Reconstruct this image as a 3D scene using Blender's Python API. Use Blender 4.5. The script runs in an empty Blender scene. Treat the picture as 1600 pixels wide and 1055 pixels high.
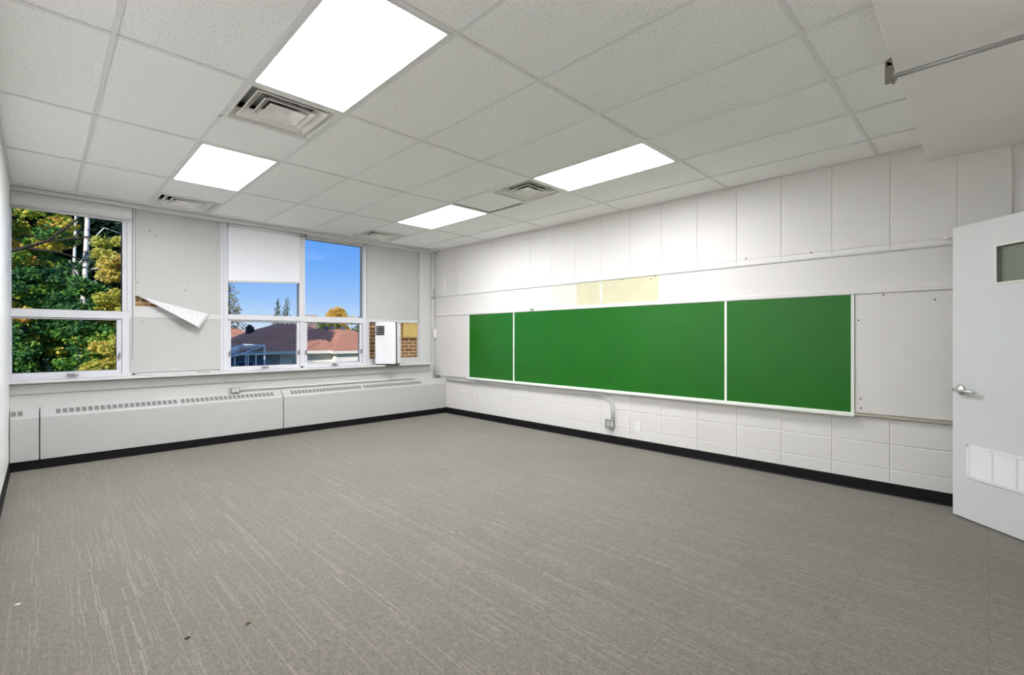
import bpy, bmesh, math, random
from mathutils import Vector, Matrix
random.seed(7)
SC = bpy.context.scene
COL = SC.collection
R = math.radians

# ------------------------------------------------------------ camera
cam_d = bpy.data.cameras.new('camera'); cam = bpy.data.objects.new('camera', cam_d); COL.objects.link(cam)
cam.location = (0, 0, 1.303); cam.rotation_euler = (R(90), 0, R(-44.804))
cam_d.sensor_width = 36; cam_d.lens = 740.92 / 1600 * 36; cam_d.clip_start = .02; cam_d.clip_end = 400
SC.camera = cam

# ------------------------------------------------------------ view, world, sun
SC.view_settings.view_transform = 'Standard'; SC.view_settings.look = 'None'
SC.view_settings.gamma = 1; SC.view_settings.exposure = 0; SC.view_settings.use_curve_mapping = False
LAMP = 30.0            # ceiling panel radiance
SUN = 5.0
SKY = 1.0
w = bpy.data.worlds.new('sky'); SC.world = w; w.use_nodes = True
nt = w.node_tree; nt.nodes.clear()
out = nt.nodes.new('ShaderNodeOutputWorld'); bg = nt.nodes.new('ShaderNodeBackground')
tc = nt.nodes.new('ShaderNodeTexCoord'); sp = nt.nodes.new('ShaderNodeSeparateXYZ'); rp = nt.nodes.new('ShaderNodeValToRGB')
nt.links.new(tc.outputs['Generated'], sp.inputs[0]); nt.links.new(sp.outputs['Z'], rp.inputs[0])
nt.links.new(rp.outputs[0], bg.inputs[0]); nt.links.new(bg.outputs[0], out.inputs[0]); bg.inputs[1].default_value = SKY
el = rp.color_ramp.elements
el[0].position = 0.0; el[0].color = (.80, .86, .95, 1)
el[1].position = 1.0; el[1].color = (.20, .32, .62, 1)
for p, c in ((.03, (.60, .78, 1.0)), (.075, (.36, .60, 1.0)), (.14, (.19, .45, .99)), (.21, (.12, .36, .95)), (.45, (.20, .37, .78))):
    e = el.new(p); e.color = (*c, 1)
sun_d = bpy.data.lights.new('sun', 'SUN'); sun_d.energy = SUN; sun_d.angle = R(.6); sun_d.color = (1, .93, .82)
sun = bpy.data.objects.new('sun', sun_d); COL.objects.link(sun)
sun.rotation_euler = Vector((.78, .62, -.45)).to_track_quat('-Z', 'Y').to_euler()
cy = SC.cycles
cy.max_bounces = 14; cy.diffuse_bounces = 12; cy.glossy_bounces = 4; cy.transparent_max_bounces = 24; cy.sample_clamp_indirect = 8
cy.use_denoising = True; cy.caustics_reflective = False; cy.caustics_refractive = False

# ------------------------------------------------------------ materials
def nodes_of(m):
    m.use_nodes = True
    n = m.node_tree.nodes; l = m.node_tree.links
    return n, l, n['Principled BSDF']
def mat(name, col, rough=.5, metal=0, spec=.5, var=.04, vscale=6, bump=0, bscale=80, emit=None, coat=0):
    m = bpy.data.materials.new(name); n, l, b = nodes_of(m)
    b.inputs['Roughness'].default_value = rough; b.inputs['Metallic'].default_value = metal
    b.inputs['Specular IOR Level'].default_value = spec
    if coat: b.inputs['Coat Weight'].default_value = coat; b.inputs['Coat Roughness'].default_value = .15
    t = n.new('ShaderNodeTexCoord'); no = n.new('ShaderNodeTexNoise'); no.inputs['Scale'].default_value = vscale
    no.inputs['Detail'].default_value = 5
    l.new(t.outputs['Object'], no.inputs[0])
    r = n.new('ShaderNodeValToRGB'); l.new(no.outputs[0], r.inputs[0])
    lo = [c * (1 - var) for c in col]; hi = [min(1, c * (1 + var)) for c in col]
    r.color_ramp.elements[0].position = .3; r.color_ramp.elements[1].position = .7
    r.color_ramp.elements[0].color = (*lo, 1); r.color_ramp.elements[1].color = (*hi, 1)
    l.new(r.outputs[0], b.inputs['Base Color'])
    if bump:
        n2 = n.new('ShaderNodeTexNoise'); n2.inputs['Scale'].default_value = bscale; n2.inputs['Detail'].default_value = 4
        l.new(t.outputs['Object'], n2.inputs[0]); bp = n.new('ShaderNodeBump'); bp.inputs['Strength'].default_value = bump
        bp.inputs['Distance'].default_value = .002
        l.new(n2.outputs[0], bp.inputs['Height']); l.new(bp.outputs[0], b.inputs['Normal'])
    if emit:
        b.inputs['Emission Color'].default_value = (*emit[0], 1); b.inputs['Emission Strength'].default_value = emit[1]
    return m
M = {}
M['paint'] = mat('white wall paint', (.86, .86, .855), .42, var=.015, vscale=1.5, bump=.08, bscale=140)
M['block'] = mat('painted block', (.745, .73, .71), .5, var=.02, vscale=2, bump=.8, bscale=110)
M['farpaint'] = mat('backlit grey wall paint', (.57, .57, .56), .42, var=.015, vscale=1.5, bump=.25, bscale=140)  # greyer than the other walls: backlit shade put into the colour
M['trimw'] = mat('white trim paint', (.62, .62, .62), .35, var=.015)
M['panelw'] = mat('backlit grey infill board', (.50, .50, .49), .45, var=.02, vscale=3)  # albedo lowered to paint in the boards' shade against the windows
M['frame'] = mat('white aluminium frame', (.66, .66, .70), .35, var=.01)
M['gasket'] = mat('grey gasket', (.12, .12, .13), .6)
M['conv'] = mat('backlit grey enamelled steel', (.51, .51, .505), .38, var=.012)  # base colour darkened to carry the backlit tone of the window side
M['grille'] = mat('dark wire mesh', (.20, .20, .195), .6, var=.1, vscale=60)
M['rubber'] = mat('black rubber cove base', (.005, .005, .006), .6, spec=.25, var=.1)
M['steel'] = mat('galvanised steel', (.42, .42, .42), .35, metal=.7, var=.08, vscale=30)
M['chrome'] = mat('satin chrome', (.72, .72, .72), .18, metal=1, var=.03)
M['brackets'] = mat('dull bracket steel', (.26, .24, .20), .5, metal=.4, var=.08)
M['backpan'] = mat('grey painted plenum', (.50, .49, .47), .6)
M['tray'] = mat('cream aluminium tray', (.78, .82, .76), .35, var=.02)
M['door'] = mat('grey door enamel', (.65, .672, .67), .45, var=.012, vscale=2)
M['vent'] = mat('white vent enamel', (.82, .82, .83), .45, var=.01)
M['yellow'] = mat('yellowed plaster board', (.61, .59, .40), .6, var=.05, vscale=4)
M['palepatch'] = mat('pale patched board', (.655, .655, .60), .6, var=.03, vscale=4)
M['tack'] = mat('off white tack board', (.71, .695, .675), .55, var=.015, vscale=2)
M['acw'] = mat('white glossy plastic', (.86, .86, .88), .25, var=.01)
M['acgrey'] = mat('pale grey plastic', (.55, .55, .56), .4, var=.01)
M['black'] = mat('black plastic', (.01, .01, .012), .4, var=.1)
M['hole'] = mat('dark screw hole', (.08, .07, .06), .8)
M['foamboard'] = mat('yellow insulation board', (.62, .45, .16), .7, var=.12, vscale=14)
M['cord'] = mat('grey cord', (.35, .35, .35), .6)
M['cable'] = mat('white painted conduit', (.68, .68, .67), .4, var=.02)
M['voidm'] = mat('black ceiling void', (.02, .02, .02), .9)
M['soffit'] = mat('beige painted drywall', (.90, .875, .84), .6, var=.012, vscale=2)
M['tbar'] = mat('ceiling grid enamel', (.77, .77, .76), .4, var=.01)
M['diff'] = mat('enamelled diffuser steel', (.84, .83, .80), .22, var=.05, vscale=20)
M['lens'] = mat('lit acrylic lens', (.9, .9, .9), .5, emit=((.985, .985, 1.0), LAMP), var=.0)
M['lampframe'] = mat('troffer frame', (.70, .70, .69), .4)

def glass(name, tint=(.96, .97, .98)):
    m = bpy.data.materials.new(name); m.use_nodes = True; n = m.node_tree.nodes; l = m.node_tree.links; n.clear()
    o = n.new('ShaderNodeOutputMaterial'); mx = n.new('ShaderNodeMixShader'); t = n.new('ShaderNodeBsdfTransparent')
    g = n.new('ShaderNodeBsdfGlossy'); f = n.new('ShaderNodeFresnel'); f.inputs[0].default_value = 1.06
    t.inputs[0].default_value = (*tint, 1); g.inputs['Roughness'].default_value = .02
    l.new(f.outputs[0], mx.inputs[0]); l.new(t.outputs[0], mx.inputs[1]); l.new(g.outputs[0], mx.inputs[2]); l.new(mx.outputs[0], o.inputs[0])
    return m
M['glass'] = glass('window glass');  M['cglass'] = glass('blue conservatory glass', (.6, .7, .85))

def frosted():
    m = bpy.data.materials.new('frosted wired glass'); m.use_nodes = True; n = m.node_tree.nodes; l = m.node_tree.links; n.clear()
    o = n.new('ShaderNodeOutputMaterial'); mx = n.new('ShaderNodeMixShader'); t = n.new('ShaderNodeBsdfTransparent'); p = n.new('ShaderNodeBsdfPrincipled')
    t.inputs[0].default_value = (.6, .65, .58, 1); p.inputs['Base Color'].default_value = (.30, .33, .27, 1); p.inputs['Roughness'].default_value = .15
    mx.inputs[0].default_value = .7; l.new(t.outputs[0], mx.inputs[1]); l.new(p.outputs[0], mx.inputs[2]); l.new(mx.outputs[0], o.inputs[0]); return m
M['wired'] = frosted()

def tile_mat():
    m = bpy.data.materials.new('fissured ceiling tile'); n, l, b = nodes_of(m); b.inputs['Roughness'].default_value = .85
    b.inputs['Specular IOR Level'].default_value = .2
    t = n.new('ShaderNodeTexCoord'); a = n.new('ShaderNodeTexNoise'); a.inputs['Scale'].default_value = 95; a.inputs['Detail'].default_value = 3
    l.new(t.outputs['Object'], a.inputs[0])
    r = n.new('ShaderNodeValToRGB'); r.color_ramp.elements[0].position = .33; r.color_ramp.elements[0].color = (.70, .695, .68, 1)
    r.color_ramp.elements[1].position = .43; r.color_ramp.elements[1].color = (.93, .93, .92, 1)
    l.new(a.outputs[0], r.inputs[0]); l.new(r.outputs[0], b.inputs['Base Color'])
    bp = n.new('ShaderNodeBump'); bp.inputs['Strength'].default_value = .4; bp.inputs['Distance'].default_value = .002
    l.new(a.outputs[0], bp.inputs['Height']); l.new(bp.outputs[0], b.inputs['Normal'])
    return m
M['tile'] = tile_mat()

def carpet_mat():
    m = bpy.data.materials.new('striated carpet tile'); n, l, b = nodes_of(m)
    b.inputs['Roughness'].default_value = .82; b.inputs['Specular IOR Level'].default_value = .25
    b.inputs['Sheen Weight'].default_value = .25; b.inputs['Sheen Roughness'].default_value = .5
    t = n.new('ShaderNodeTexCoord'); s = n.new('ShaderNodeSeparateXYZ'); l.new(t.outputs['Object'], s.inputs[0])
    def math_(op, a, bb=None, c=None):
        k = n.new('ShaderNodeMath'); k.operation = op
        for i, v in enumerate((a, bb, c)):
            if v is None: continue
            if isinstance(v, (int, float)): k.inputs[i].default_value = v
            else: l.new(v, k.inputs[i])
        return k.outputs[0]
    def wn(a, bb):
        c = n.new('ShaderNodeCombineXYZ'); l.new(a, c.inputs[0]); l.new(bb, c.inputs[1])
        k = n.new('ShaderNodeTexWhiteNoise'); k.noise_dimensions = '2D'; l.new(c.outputs[0], k.inputs['Vector']); return k.outputs['Value']
    X, Y = s.outputs[0], s.outputs[1]
    # carpet tile grid 0.5 m
    tx = math_('FLOOR', math_('DIVIDE', X, .5)); ty = math_('FLOOR', math_('DIVIDE', Y, .5))
    tv = wn(tx, ty)
    # light dashes running across the tile
    cx_ = math_('FLOOR', math_('DIVIDE', X, .0055))
    off = wn(cx_, ty)
    cy_ = math_('FLOOR', math_('ADD', math_('DIVIDE', Y, .40), math_('MULTIPLY', off, 5)))
    dash = math_('GREATER_THAN', wn(cx_, cy_), .86)
    grp = n.new('ShaderNodeTexNoise'); grp.noise_dimensions = '2D'; grp.inputs['Scale'].default_value = 1; grp.inputs['Detail'].default_value = 2
    mp = n.new('ShaderNodeMapping'); mp.inputs['Scale'].default_value = (9, .5, 1); l.new(t.outputs['Object'], mp.inputs[0]); l.new(mp.outputs[0], grp.inputs[0])
    g2 = n.new('ShaderNodeMapRange'); g2.inputs[1].default_value = .2; g2.inputs[2].default_value = .62; l.new(grp.outputs[0], g2.inputs[0])
    dashm = math_('MULTIPLY', dash, g2.outputs[0])
    fine = n.new('ShaderNodeTexNoise'); fine.inputs['Scale'].default_value = 55; fine.inputs['Detail'].default_value = 6; fine.inputs['Roughness'].default_value = .75
    mf = n.new('ShaderNodeMapping'); mf.inputs['Scale'].default_value = (1, .45, 1); l.new(t.outputs['Object'], mf.inputs[0]); l.new(mf.outputs[0], fine.inputs[0])
    big = n.new('ShaderNodeTexNoise'); big.inputs['Scale'].default_value = 1.3; big.inputs['Detail'].default_value = 3; l.new(t.outputs['Object'], big.inputs[0])
    base = math_('MULTIPLY_ADD', fine.outputs[0], 1.5, .25)
    f3 = n.new('ShaderNodeTexNoise'); f3.inputs['Scale'].default_value = 170; f3.inputs['Detail'].default_value = 2; l.new(mf.outputs[0], f3.inputs[0])
    base = math_('MULTIPLY', base, math_('MULTIPLY_ADD', f3.outputs[0], 1.3, .35))
    base = math_('MULTIPLY', base, math_('MULTIPLY_ADD', tv, .06, .97))
    base = math_('MULTIPLY', base, math_('MULTIPLY_ADD', big.outputs[0], .12, .94))
    base = math_('ADD', base, math_('MULTIPLY', dashm, .42))
    # tile seams
    fx = math_('PINGPONG', X, .25); fy = math_('PINGPONG', Y, .25)
    seam = math_('MAXIMUM', math_('LESS_THAN', fx, .0016), math_('LESS_THAN', fy, .0022))
    base = math_('MULTIPLY', base, math_('MULTIPLY_ADD', math_('MULTIPLY', seam, g2.outputs[0]), -.28, 1.0))
    c = n.new('ShaderNodeCombineColor'); 
    for i, v in enumerate((.155, .140, .116)): l.new(math_('MULTIPLY', base, v), c.inputs[i])
    l.new(c.outputs[0], b.inputs['Base Color'])
    bp = n.new('ShaderNodeBump'); bp.inputs['Strength'].default_value = .5; bp.inputs['Distance'].default_value = .003
    l.new(base, bp.inputs['Height']); l.new(bp.outputs[0], b.inputs['Normal'])
    return m
M['carpet'] = carpet_mat()

def board_mat():
    m = mat('green chalkboard', (.009, .130, .007), .24, spec=.4, var=.05, vscale=2.2, bump=.03, bscale=60)
    return m
M['green'] = board_mat()

def brick_mat(name, c1, c2, mort, sx, sz):
    m = bpy.data.materials.new(name); n, l, b = nodes_of(m); b.inputs['Roughness'].default_value = .85
    t = n.new('ShaderNodeTexCoord'); s = n.new('ShaderNodeSeparateXYZ'); c = n.new('ShaderNodeCombineXYZ')
    l.new(t.outputs['Object'], s.inputs[0]); l.new(s.outputs[0], c.inputs[0]); l.new(s.outputs[2], c.inputs[1])
    k = n.new('ShaderNodeTexBrick'); l.new(c.outputs[0], k.inputs['Vector']); k.inputs['Scale'].default_value = 1
    k.inputs['Brick Width'].default_value = sx; k.inputs['Row Height'].default_value = sz; k.inputs['Mortar Size'].default_value = .006
    k.inputs['Color1'].default_value = (*c1, 1); k.inputs['Color2'].default_value = (*c2, 1); k.inputs['Mortar'].default_value = (*mort, 1)
    k.inputs['Mortar Smooth'].default_value = .2
    l.new(k.outputs[0], b.inputs['Base Color'])
    bp = n.new('ShaderNodeBump'); bp.invert = True; bp.inputs['Strength'].default_value = .7; bp.inputs['Distance'].default_value = .01
    l.new(k.outputs['Fac'], bp.inputs['Height']); l.new(bp.outputs[0], b.inputs['Normal'])
    return m
M['brick'] = brick_mat('brown brick', (.17, .07, .03), (.34, .21, .09), (.70, .55, .34), .165, .059)
M['shingle'] = brick_mat('red brown shingles', (.50, .215, .13), (.58, .27, .17), (.42, .18, .11), .5, .09)
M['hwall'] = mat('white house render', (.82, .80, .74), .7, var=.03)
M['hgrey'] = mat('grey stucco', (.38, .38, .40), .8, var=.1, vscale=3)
M['hdark'] = mat('dark house window', (.10, .12, .15), .2)
M['pinkbrick'] = mat('pink brick chimney', (.62, .38, .30), .8, var=.1)
M['cframe'] = mat('pale blue frame', (.90, .92, .94), .4)
M['grass'] = mat('dry lawn', (.10, .15, .05), .9, var=.3, vscale=.5)
def bark(name, a, bb, sc=6):
    m = bpy.data.materials.new(name); n, l, b = nodes_of(m); b.inputs['Roughness'].default_value = .85
    t = n.new('ShaderNodeTexCoord'); mp = n.new('ShaderNodeMapping'); mp.inputs['Scale'].default_value = (1, 1, 3)
    no = n.new('ShaderNodeTexNoise'); no.inputs['Scale'].default_value = sc; no.inputs['Detail'].default_value = 6
    l.new(t.outputs['Object'], mp.inputs[0]); l.new(mp.outputs[0], no.inputs[0])
    r = n.new('ShaderNodeValToRGB'); r.color_ramp.elements[0].position = .38; r.color_ramp.elements[1].position = .48
    r.color_ramp.elements[0].color = (*a, 1); r.color_ramp.elements[1].color = (*bb, 1)
    l.new(no.outputs[0], r.inputs[0]); l.new(r.outputs[0], b.inputs['Base Color']); return m
M['birch'] = bark('white birch bark', (.22, .20, .18), (.85, .83, .78), 3)
M['barkd'] = bark('dark maple bark', (.018, .014, .011), (.04, .032, .026), 8)
def leaf_mat(name, cols, rough=.5):
    """leaf colours picked per leaf cluster through the leaf mesh's own random attribute"""
    m = bpy.data.materials.new(name); n, l, b = nodes_of(m); b.inputs['Roughness'].default_value = rough
    b.inputs['Specular IOR Level'].default_value = .3
    a = n.new('ShaderNodeAttribute'); a.attribute_name = 'leafhue'
    r = n.new('ShaderNodeValToRGB'); e = r.color_ramp.elements
    e[0].position = 0; e[0].color = (*cols[0], 1); e[1].position = 1; e[1].color = (*cols[-1], 1)
    for i, c in enumerate(cols[1:-1]): k = e.new((i + 1) / (len(cols) - 1)); k.color = (*c, 1)
    l.new(a.outputs['Fac'], r.inputs[0]); l.new(r.outputs[0], b.inputs['Base Color'])
    tr = n.new('ShaderNodeBsdfTranslucent'); mx = n.new('ShaderNodeMixShader'); mx.inputs[0].default_value = .3
    l.new(r.outputs[0], tr.inputs[0]); l.new(b.outputs[0], mx.inputs[1]); l.new(tr.outputs[0], mx.inputs[2])
    l.new(mx.outputs[0], n['Material Output'].inputs[0]); return m
M['maple'] = leaf_mat('maple leaves', [(.05, .15, .06), (.09, .27, .06), (.18, .40, .06), (.48, .58, .08), (.92, .66, .12), (.88, .40, .12)])
M['ever'] = leaf_mat('dark evergreen needles', [(.015, .05, .03), (.03, .08, .04), (.06, .12, .05)])
M['conif'] = leaf_mat('spruce needles', [(.06, .12, .06), (.14, .20, .11), (.26, .28, .16)])
M['conifb'] = leaf_mat('brown spruce needles', [(.10, .12, .06), (.28, .24, .11), (.48, .36, .16)])
M['gold'] = leaf_mat('golden leaves', [(.40, .34, .05), (.72, .48, .05), (.85, .55, .08), (.62, .42, .15)])
M['lime'] = leaf_mat('yellow green leaves', [(.14, .24, .04), (.42, .48, .07), (.68, .62, .14), (.60, .34, .08)])
M['hedge'] = leaf_mat('mixed green leaves', [(.05, .10, .04), (.14, .22, .06), (.40, .34, .08)])

# ------------------------------------------------------------ mesh helper
class MB:
    def __init__(s): s.v = []; s.f = []; s.sm = False
    def box(s, x0, y0, z0, x1, y1, z1):
        if x0 > x1: x0, x1 = x1, x0
        if y0 > y1: y0, y1 = y1, y0
        if z0 > z1: z0, z1 = z1, z0
        b = len(s.v)
        s.v += [(x0, y0, z0), (x1, y0, z0), (x1, y1, z0), (x0, y1, z0), (x0, y0, z1), (x1, y0, z1), (x1, y1, z1), (x0, y1, z1)]
        s.f += [tuple(b + i for i in q) for q in ((0, 3, 2, 1), (4, 5, 6, 7), (0, 1, 5, 4), (1, 2, 6, 5), (2, 3, 7, 6), (3, 0, 4, 7))]
        return s
    def poly(s, pts):
        b = len(s.v); s.v += [tuple(p) for p in pts]; s.f.append(tuple(range(b, b + len(pts)))); return s
    def loft(s, rings, cap=True, closed=True):
        b = len(s.v); n = len(rings[0])
        for r in rings: s.v += [tuple(p) for p in r]
        for i in range(len(rings) - 1):
            for j in range(n if closed else n - 1):
                k = (j + 1) % n
                s.f.append((b + i * n + j, b + i * n + k, b + (i + 1) * n + k, b + (i + 1) * n + j))
        if cap:
            s.f.append(tuple(b + j for j in reversed(range(n)))); s.f.append(tuple(b + (len(rings) - 1) * n + j for j in range(n)))
        return s
    def prism(s, prof, axis, a, b_):
        """profile of 2D points swept along an axis; axis 'x' takes (y,z), 'y' takes (x,z), 'z' takes (x,y)"""
        def P(p, t): return (t, p[0], p[1]) if axis == 'x' else (p[0], t, p[1]) if axis == 'y' else (p[0], p[1], t)
        return s.loft([[P(p, a) for p in prof], [P(p, b_) for p in prof]])
    def tube(s, pts, r, n=10, cap=True):
        pts = [Vector(p) for p in pts]; rs = r if isinstance(r, (list, tuple)) else [r] * len(pts)
        rings = []; up = None
        for i, p in enumerate(pts):
            d = (pts[min(i + 1, len(pts) - 1)] - pts[max(i - 1, 0)]).normalized()
            if up is None: up = Vector((0, 0, 1)) if abs(d.z) < .9 else Vector((1, 0, 0))
            u = d.cross(up).normalized(); v = u.cross(d).normalized(); up = v
            rings.append([p + (u * math.cos(2 * math.pi * k / n) + v * math.sin(2 * math.pi * k / n)) * rs[i] for k in range(n)])
        return s.loft(rings, cap)
    def build(s, name, m, parent=None, bevel=0, smooth=False, seg=2):
        me = bpy.data.meshes.new(name); me.from_pydata(s.v, [], s.f); me.update()
        bm = bmesh.new(); bm.from_mesh(me); bmesh.ops.recalc_face_normals(bm, faces=bm.faces); bm.to_mesh(me); bm.free()
        o = bpy.data.objects.new(name, me); COL.objects.link(o)
        for mm in (m if isinstance(m, list) else [m]): me.materials.append(mm)
        if smooth:
            for p in me.polygons: p.use_smooth = True
        if bevel:
            md = o.modifiers.new('bevel', 'BEVEL'); md.width = bevel; md.segments = seg; md.limit_method = 'ANGLE'; md.angle_limit = R(40)
            md.harden_normals = False
        if parent: o.parent = parent
        return o
def tag(o, label=None, cat=None, group=None, kind=None):
    if label: o['label'] = label
    if cat: o['category'] = cat
    if group: o['group'] = group
    if kind: o['kind'] = kind
    return o
def empty(name, label, cat, loc=(0, 0, 0), rz=0, group=None, kind=None):
    o = bpy.data.objects.new(name, None); COL.objects.link(o); o.location = loc; o.rotation_euler = (0, 0, rz); o.empty_display_size = .1
    return tag(o, label, cat, group, kind)
def bx(name, m, parent, *c, bevel=0): return MB().box(*c).build(name, m, parent, bevel)
def copy_tree(o, parent=None):
    c = o.copy(); COL.objects.link(c); c.parent = parent
    for ch in o.children: copy_tree(ch, c)
    return c
def struct(o, label, cat): return tag(o, label, cat, kind='structure')

# ------------------------------------------------------------ room measures
XL, XR = -.22, 4.98
ZC = 2.825
YN = -.50            # near wall
# ------------------------------------------------------------ floor
fl = MB().box(XL - .15, YN - .12, -.15, XR + .15, 7.25, 0).build('floor', M['carpet']); struct(fl, 'grey brown striated carpet floor of the empty classroom', 'floor')

# right wall: stack bonded block with tooled joints
mb = MB(); XF = XR; PY = .4066; PZ = .2075
mb.box(XF + .006, -.114, 0, XF + .16, 7.10, 3.0)
rows = [(.003 + PZ * k, .003 + PZ * (k + 1)) for k in range(-1, 14)]
for k in range(-1, 18):
    y0 = .171 + PY * k; y1 = y0 + PY
    y0c = max(y0, -.114); y1c = min(y1, 7.05)
    if y1c - y0c < .01: continue
    for (z0, z1) in rows:
        z0c = max(z0, 0); z1c = min(z1, 2.99)
        if z1c - z0c < .01: continue
        gy = .0035 if y0c == y0 else 0; gy1 = .0035
        hi = z0 > 1.9
        zz = .0004 if hi else .0065
        a = (XF + .006, y0c + (.001 if gy else 0), z0c); 
        back = [(XF + .006, y0c, z0c + .0002), (XF + .006, y1c, z0c + .0002), (XF + .006, y1c, z1c), (XF + .006, y0c, z1c)]
        xr = XF + (.0006 if hi else .0)
        mid = [(XF + .003, y0c + gy, z0c + zz * .6), (XF + .003, y1c - gy1, z0c + zz * .6), (XF + .003, y1c - gy1, z1c - zz * .6), (XF + .003, y0c + gy, z1c - zz * .6)]
        fr = [(XF, y0c + gy * 1.8, z0c + zz), (XF, y1c - gy1 * 1.8, z0c + zz), (XF, y1c - gy1 * 1.8, z1c - zz), (XF, y0c + gy * 1.8, z1c - zz)]
        if hi: back = [(XF + .0015 if False else XF + .006, p[1], p[2]) for p in back]
        mb.loft([back, mid, fr], cap=False); mb.poly(fr)
wr = mb.build('wall_right', M['block']); struct(wr, 'white painted concrete block wall behind the green chalkboard', 'wall')
o = bx('wall_right_return', M['block'], None, XR + .02, YN - .12, 0, XR + .16, -.114, 3.0); struct(o, 'white wall end set slightly back behind the grey door', 'wall')
# left wall
wl = bx('wall_left', M['paint'], None, XL - .15, YN - .12, 0, XL, 7.25, 3.0); struct(wl, 'smooth white wall at the left edge beside the tree window', 'wall')
for i, (y, z) in enumerate(((6.2, 1.93), (5.2, 1.4))):
    o = MB().tube([(XL, y, z), (XL + .002, y, z)], .006).build('wall_mark', M['hole'], wl)
# near wall with the doorway
mb = MB(); DX0, DX1, DZ = 3.19, 4.13, 2.13
mb.box(XL, YN - .12, 0, DX0, YN, 3.0).box(DX1, YN - .12, 0, XR + .02, YN, 3.0).box(DX0, YN - .12, DZ, DX1, YN, 3.0)
o = mb.build('wall_near', M['paint']); struct(o, 'white wall with the doorway, behind the viewer', 'wall')
mb = MB(); mb.box(1.9, YN - 2.2, -.15, 5.6, YN - .12, 0).box(1.9, YN - 2.2, 2.6, 5.6, YN - .12, 2.8).box(1.8, YN - 2.3, -.15, 5.7, YN - 2.2, 2.8).box(1.8, YN - 2.2, -.15, 1.9, YN - .12, 2.8).box(5.6, YN - 2.2, -.15, 5.7, YN - .12, 2.8)
o = mb.build('wall_corridor', M['paint']); struct(o, 'plain corridor walls beyond the doorway', 'wall')
# far wall: apron below the windows, head above
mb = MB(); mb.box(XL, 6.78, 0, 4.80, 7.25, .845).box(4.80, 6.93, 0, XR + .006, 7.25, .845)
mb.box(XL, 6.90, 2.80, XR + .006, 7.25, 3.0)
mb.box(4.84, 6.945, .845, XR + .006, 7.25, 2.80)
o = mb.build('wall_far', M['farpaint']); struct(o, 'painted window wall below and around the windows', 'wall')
o = bx('trim_1', M['trimw'], None, 4.63, 6.915, .845, 4.845, 7.1, 2.80, bevel=.004); struct(o, 'flat white corner post right of the window wall boards', 'trim')
mb = MB(); mb.box(.72, 6.985, .845, 1.66, 7.04, 2.80).box(3.63, 6.985, .845, 4.84, 7.04, 2.80).box(.74, 7.04, .845, 1.60, 7.25, 2.80).box(3.80, 7.04, .845, 4.84, 7.25, 2.80)
o = mb.build('wall_far_brick', M['brick']); struct(o, 'brown brick piers between the windows, showing through gaps', 'brick wall')
# exterior mass of the building and its roof
mb = MB(); mb.box(-16, -10, -2.4, XL - .15, 7.25, 3.4).box(XR + .17, -.45, -2.4, 24, 7.25, 3.4).box(XL - .15, YN - .14, -2.4, XR + .17, 7.25, -.16)
mb.box(XL - .15, -10, 3.0, XR + .17, 7.45, 3.4).box(5.75, -10, -2.4, 24, -.45, 3.4).box(XL - .15, -10, -2.4, 1.75, YN - .13, 3.0).box(1.75, -10, -2.4, 5.75, YN - 2.35, 3.0)
o = mb.build('wall_exterior', M['brick']); struct(o, 'brick outside shell of the school building', 'building shell')

# baseboards
o = MB().prism([(XR, 0), (XR - .012, 0), (XR - .006, .012), (XR - .006, .094), (XR, .099)], 'y', -.114, 6.66).build('baseboard_right', M['rubber']); struct(o, 'black rubber baseboard under the chalkboard wall', 'baseboard')
o = MB().prism([(XL, 0), (XL + .012, 0), (XL + .006, .012), (XL + .006, .094), (XL, .099)], 'y', YN, 6.66).build('baseboard_left', M['rubber']); struct(o, 'black rubber baseboard along the left wall', 'baseboard')
o = MB().box(XL, 6.655, 0, XR, 6.78, .09).box(XL, 6.64, 0, XR, 6.66, .006).build('baseboard_far', M['rubber']); struct(o, 'black base strip under the radiator covers', 'baseboard')
mb = MB(); mb.box(XL + .02, YN, 0, DX0 - .06, YN + .006, .1)
o = mb.build('baseboard_near', M['rubber']); struct(o, 'black rubber baseboard on the door wall', 'baseboard')

# ------------------------------------------------------------ ceiling
GX, GY, S = .8693, 3.1032, .6096
LIGHT_CELLS = [(0, -1), (0, 1), (4, -1), (4, 1)]          # 2x4 cells (i, j)
DIFF_CELLS = [(0, 0, 0), (0, 2, 1), (4, 0, 0), (4, 2, 1)]  # (i, j, half)
SOFY = .345
mb = MB(); ZT = ZC + .006
xs = [GX + S * i for i in range(-2, 8)]
def hole(i, y0, y1):
    for (a, b) in LIGHT_CELLS:
        if i == a and abs(y0 - (GY + 2 * S * b)) < .01: return True
    for (a, b, h) in DIFF_CELLS:
        ys = GY + 2 * S * b + S * h
        if i == a and abs(y0 - ys) < .01: return True
    return False
for i in range(-2, 7):
    x0 = max(GX + S * i, XL); x1 = min(GX + S * (i + 1), XR + .006)
    if x1 <= x0: continue
    for j in range(-3, 4):
        Y0 = GY + 2 * S * j; Y1 = Y0 + 2 * S
        cells = [(Y0, Y1)]
        if (i, j) in ((0, 0), (0, 2), (4, 0), (4, 2)): cells = [(Y0, Y0 + S), (Y0 + S, Y1)]
        for (a, b) in cells:
            if hole(i, a, b): continue
            a2 = max(a, SOFY - .1); b2 = min(b, 6.93)
            if b2 - a2 < .02: continue
            e = .004
            if (i, j) == (4, 0) and a > Y0 + .1:   # one tile has slipped out of its grid
                mb.box(x0 + .012, a + .03, ZT + .004, x1 - .035, b - .03, ZT + .016)
                continue
            mb.box(x0 + e, a2 + e, ZT, x1 - e, b2 - e, ZT + .012)
ce = mb.build('ceiling', M['tile']); struct(ce, 'suspended ceiling of white speckled acoustic tiles', 'ceiling')
mb = MB(); hw = .012
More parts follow.
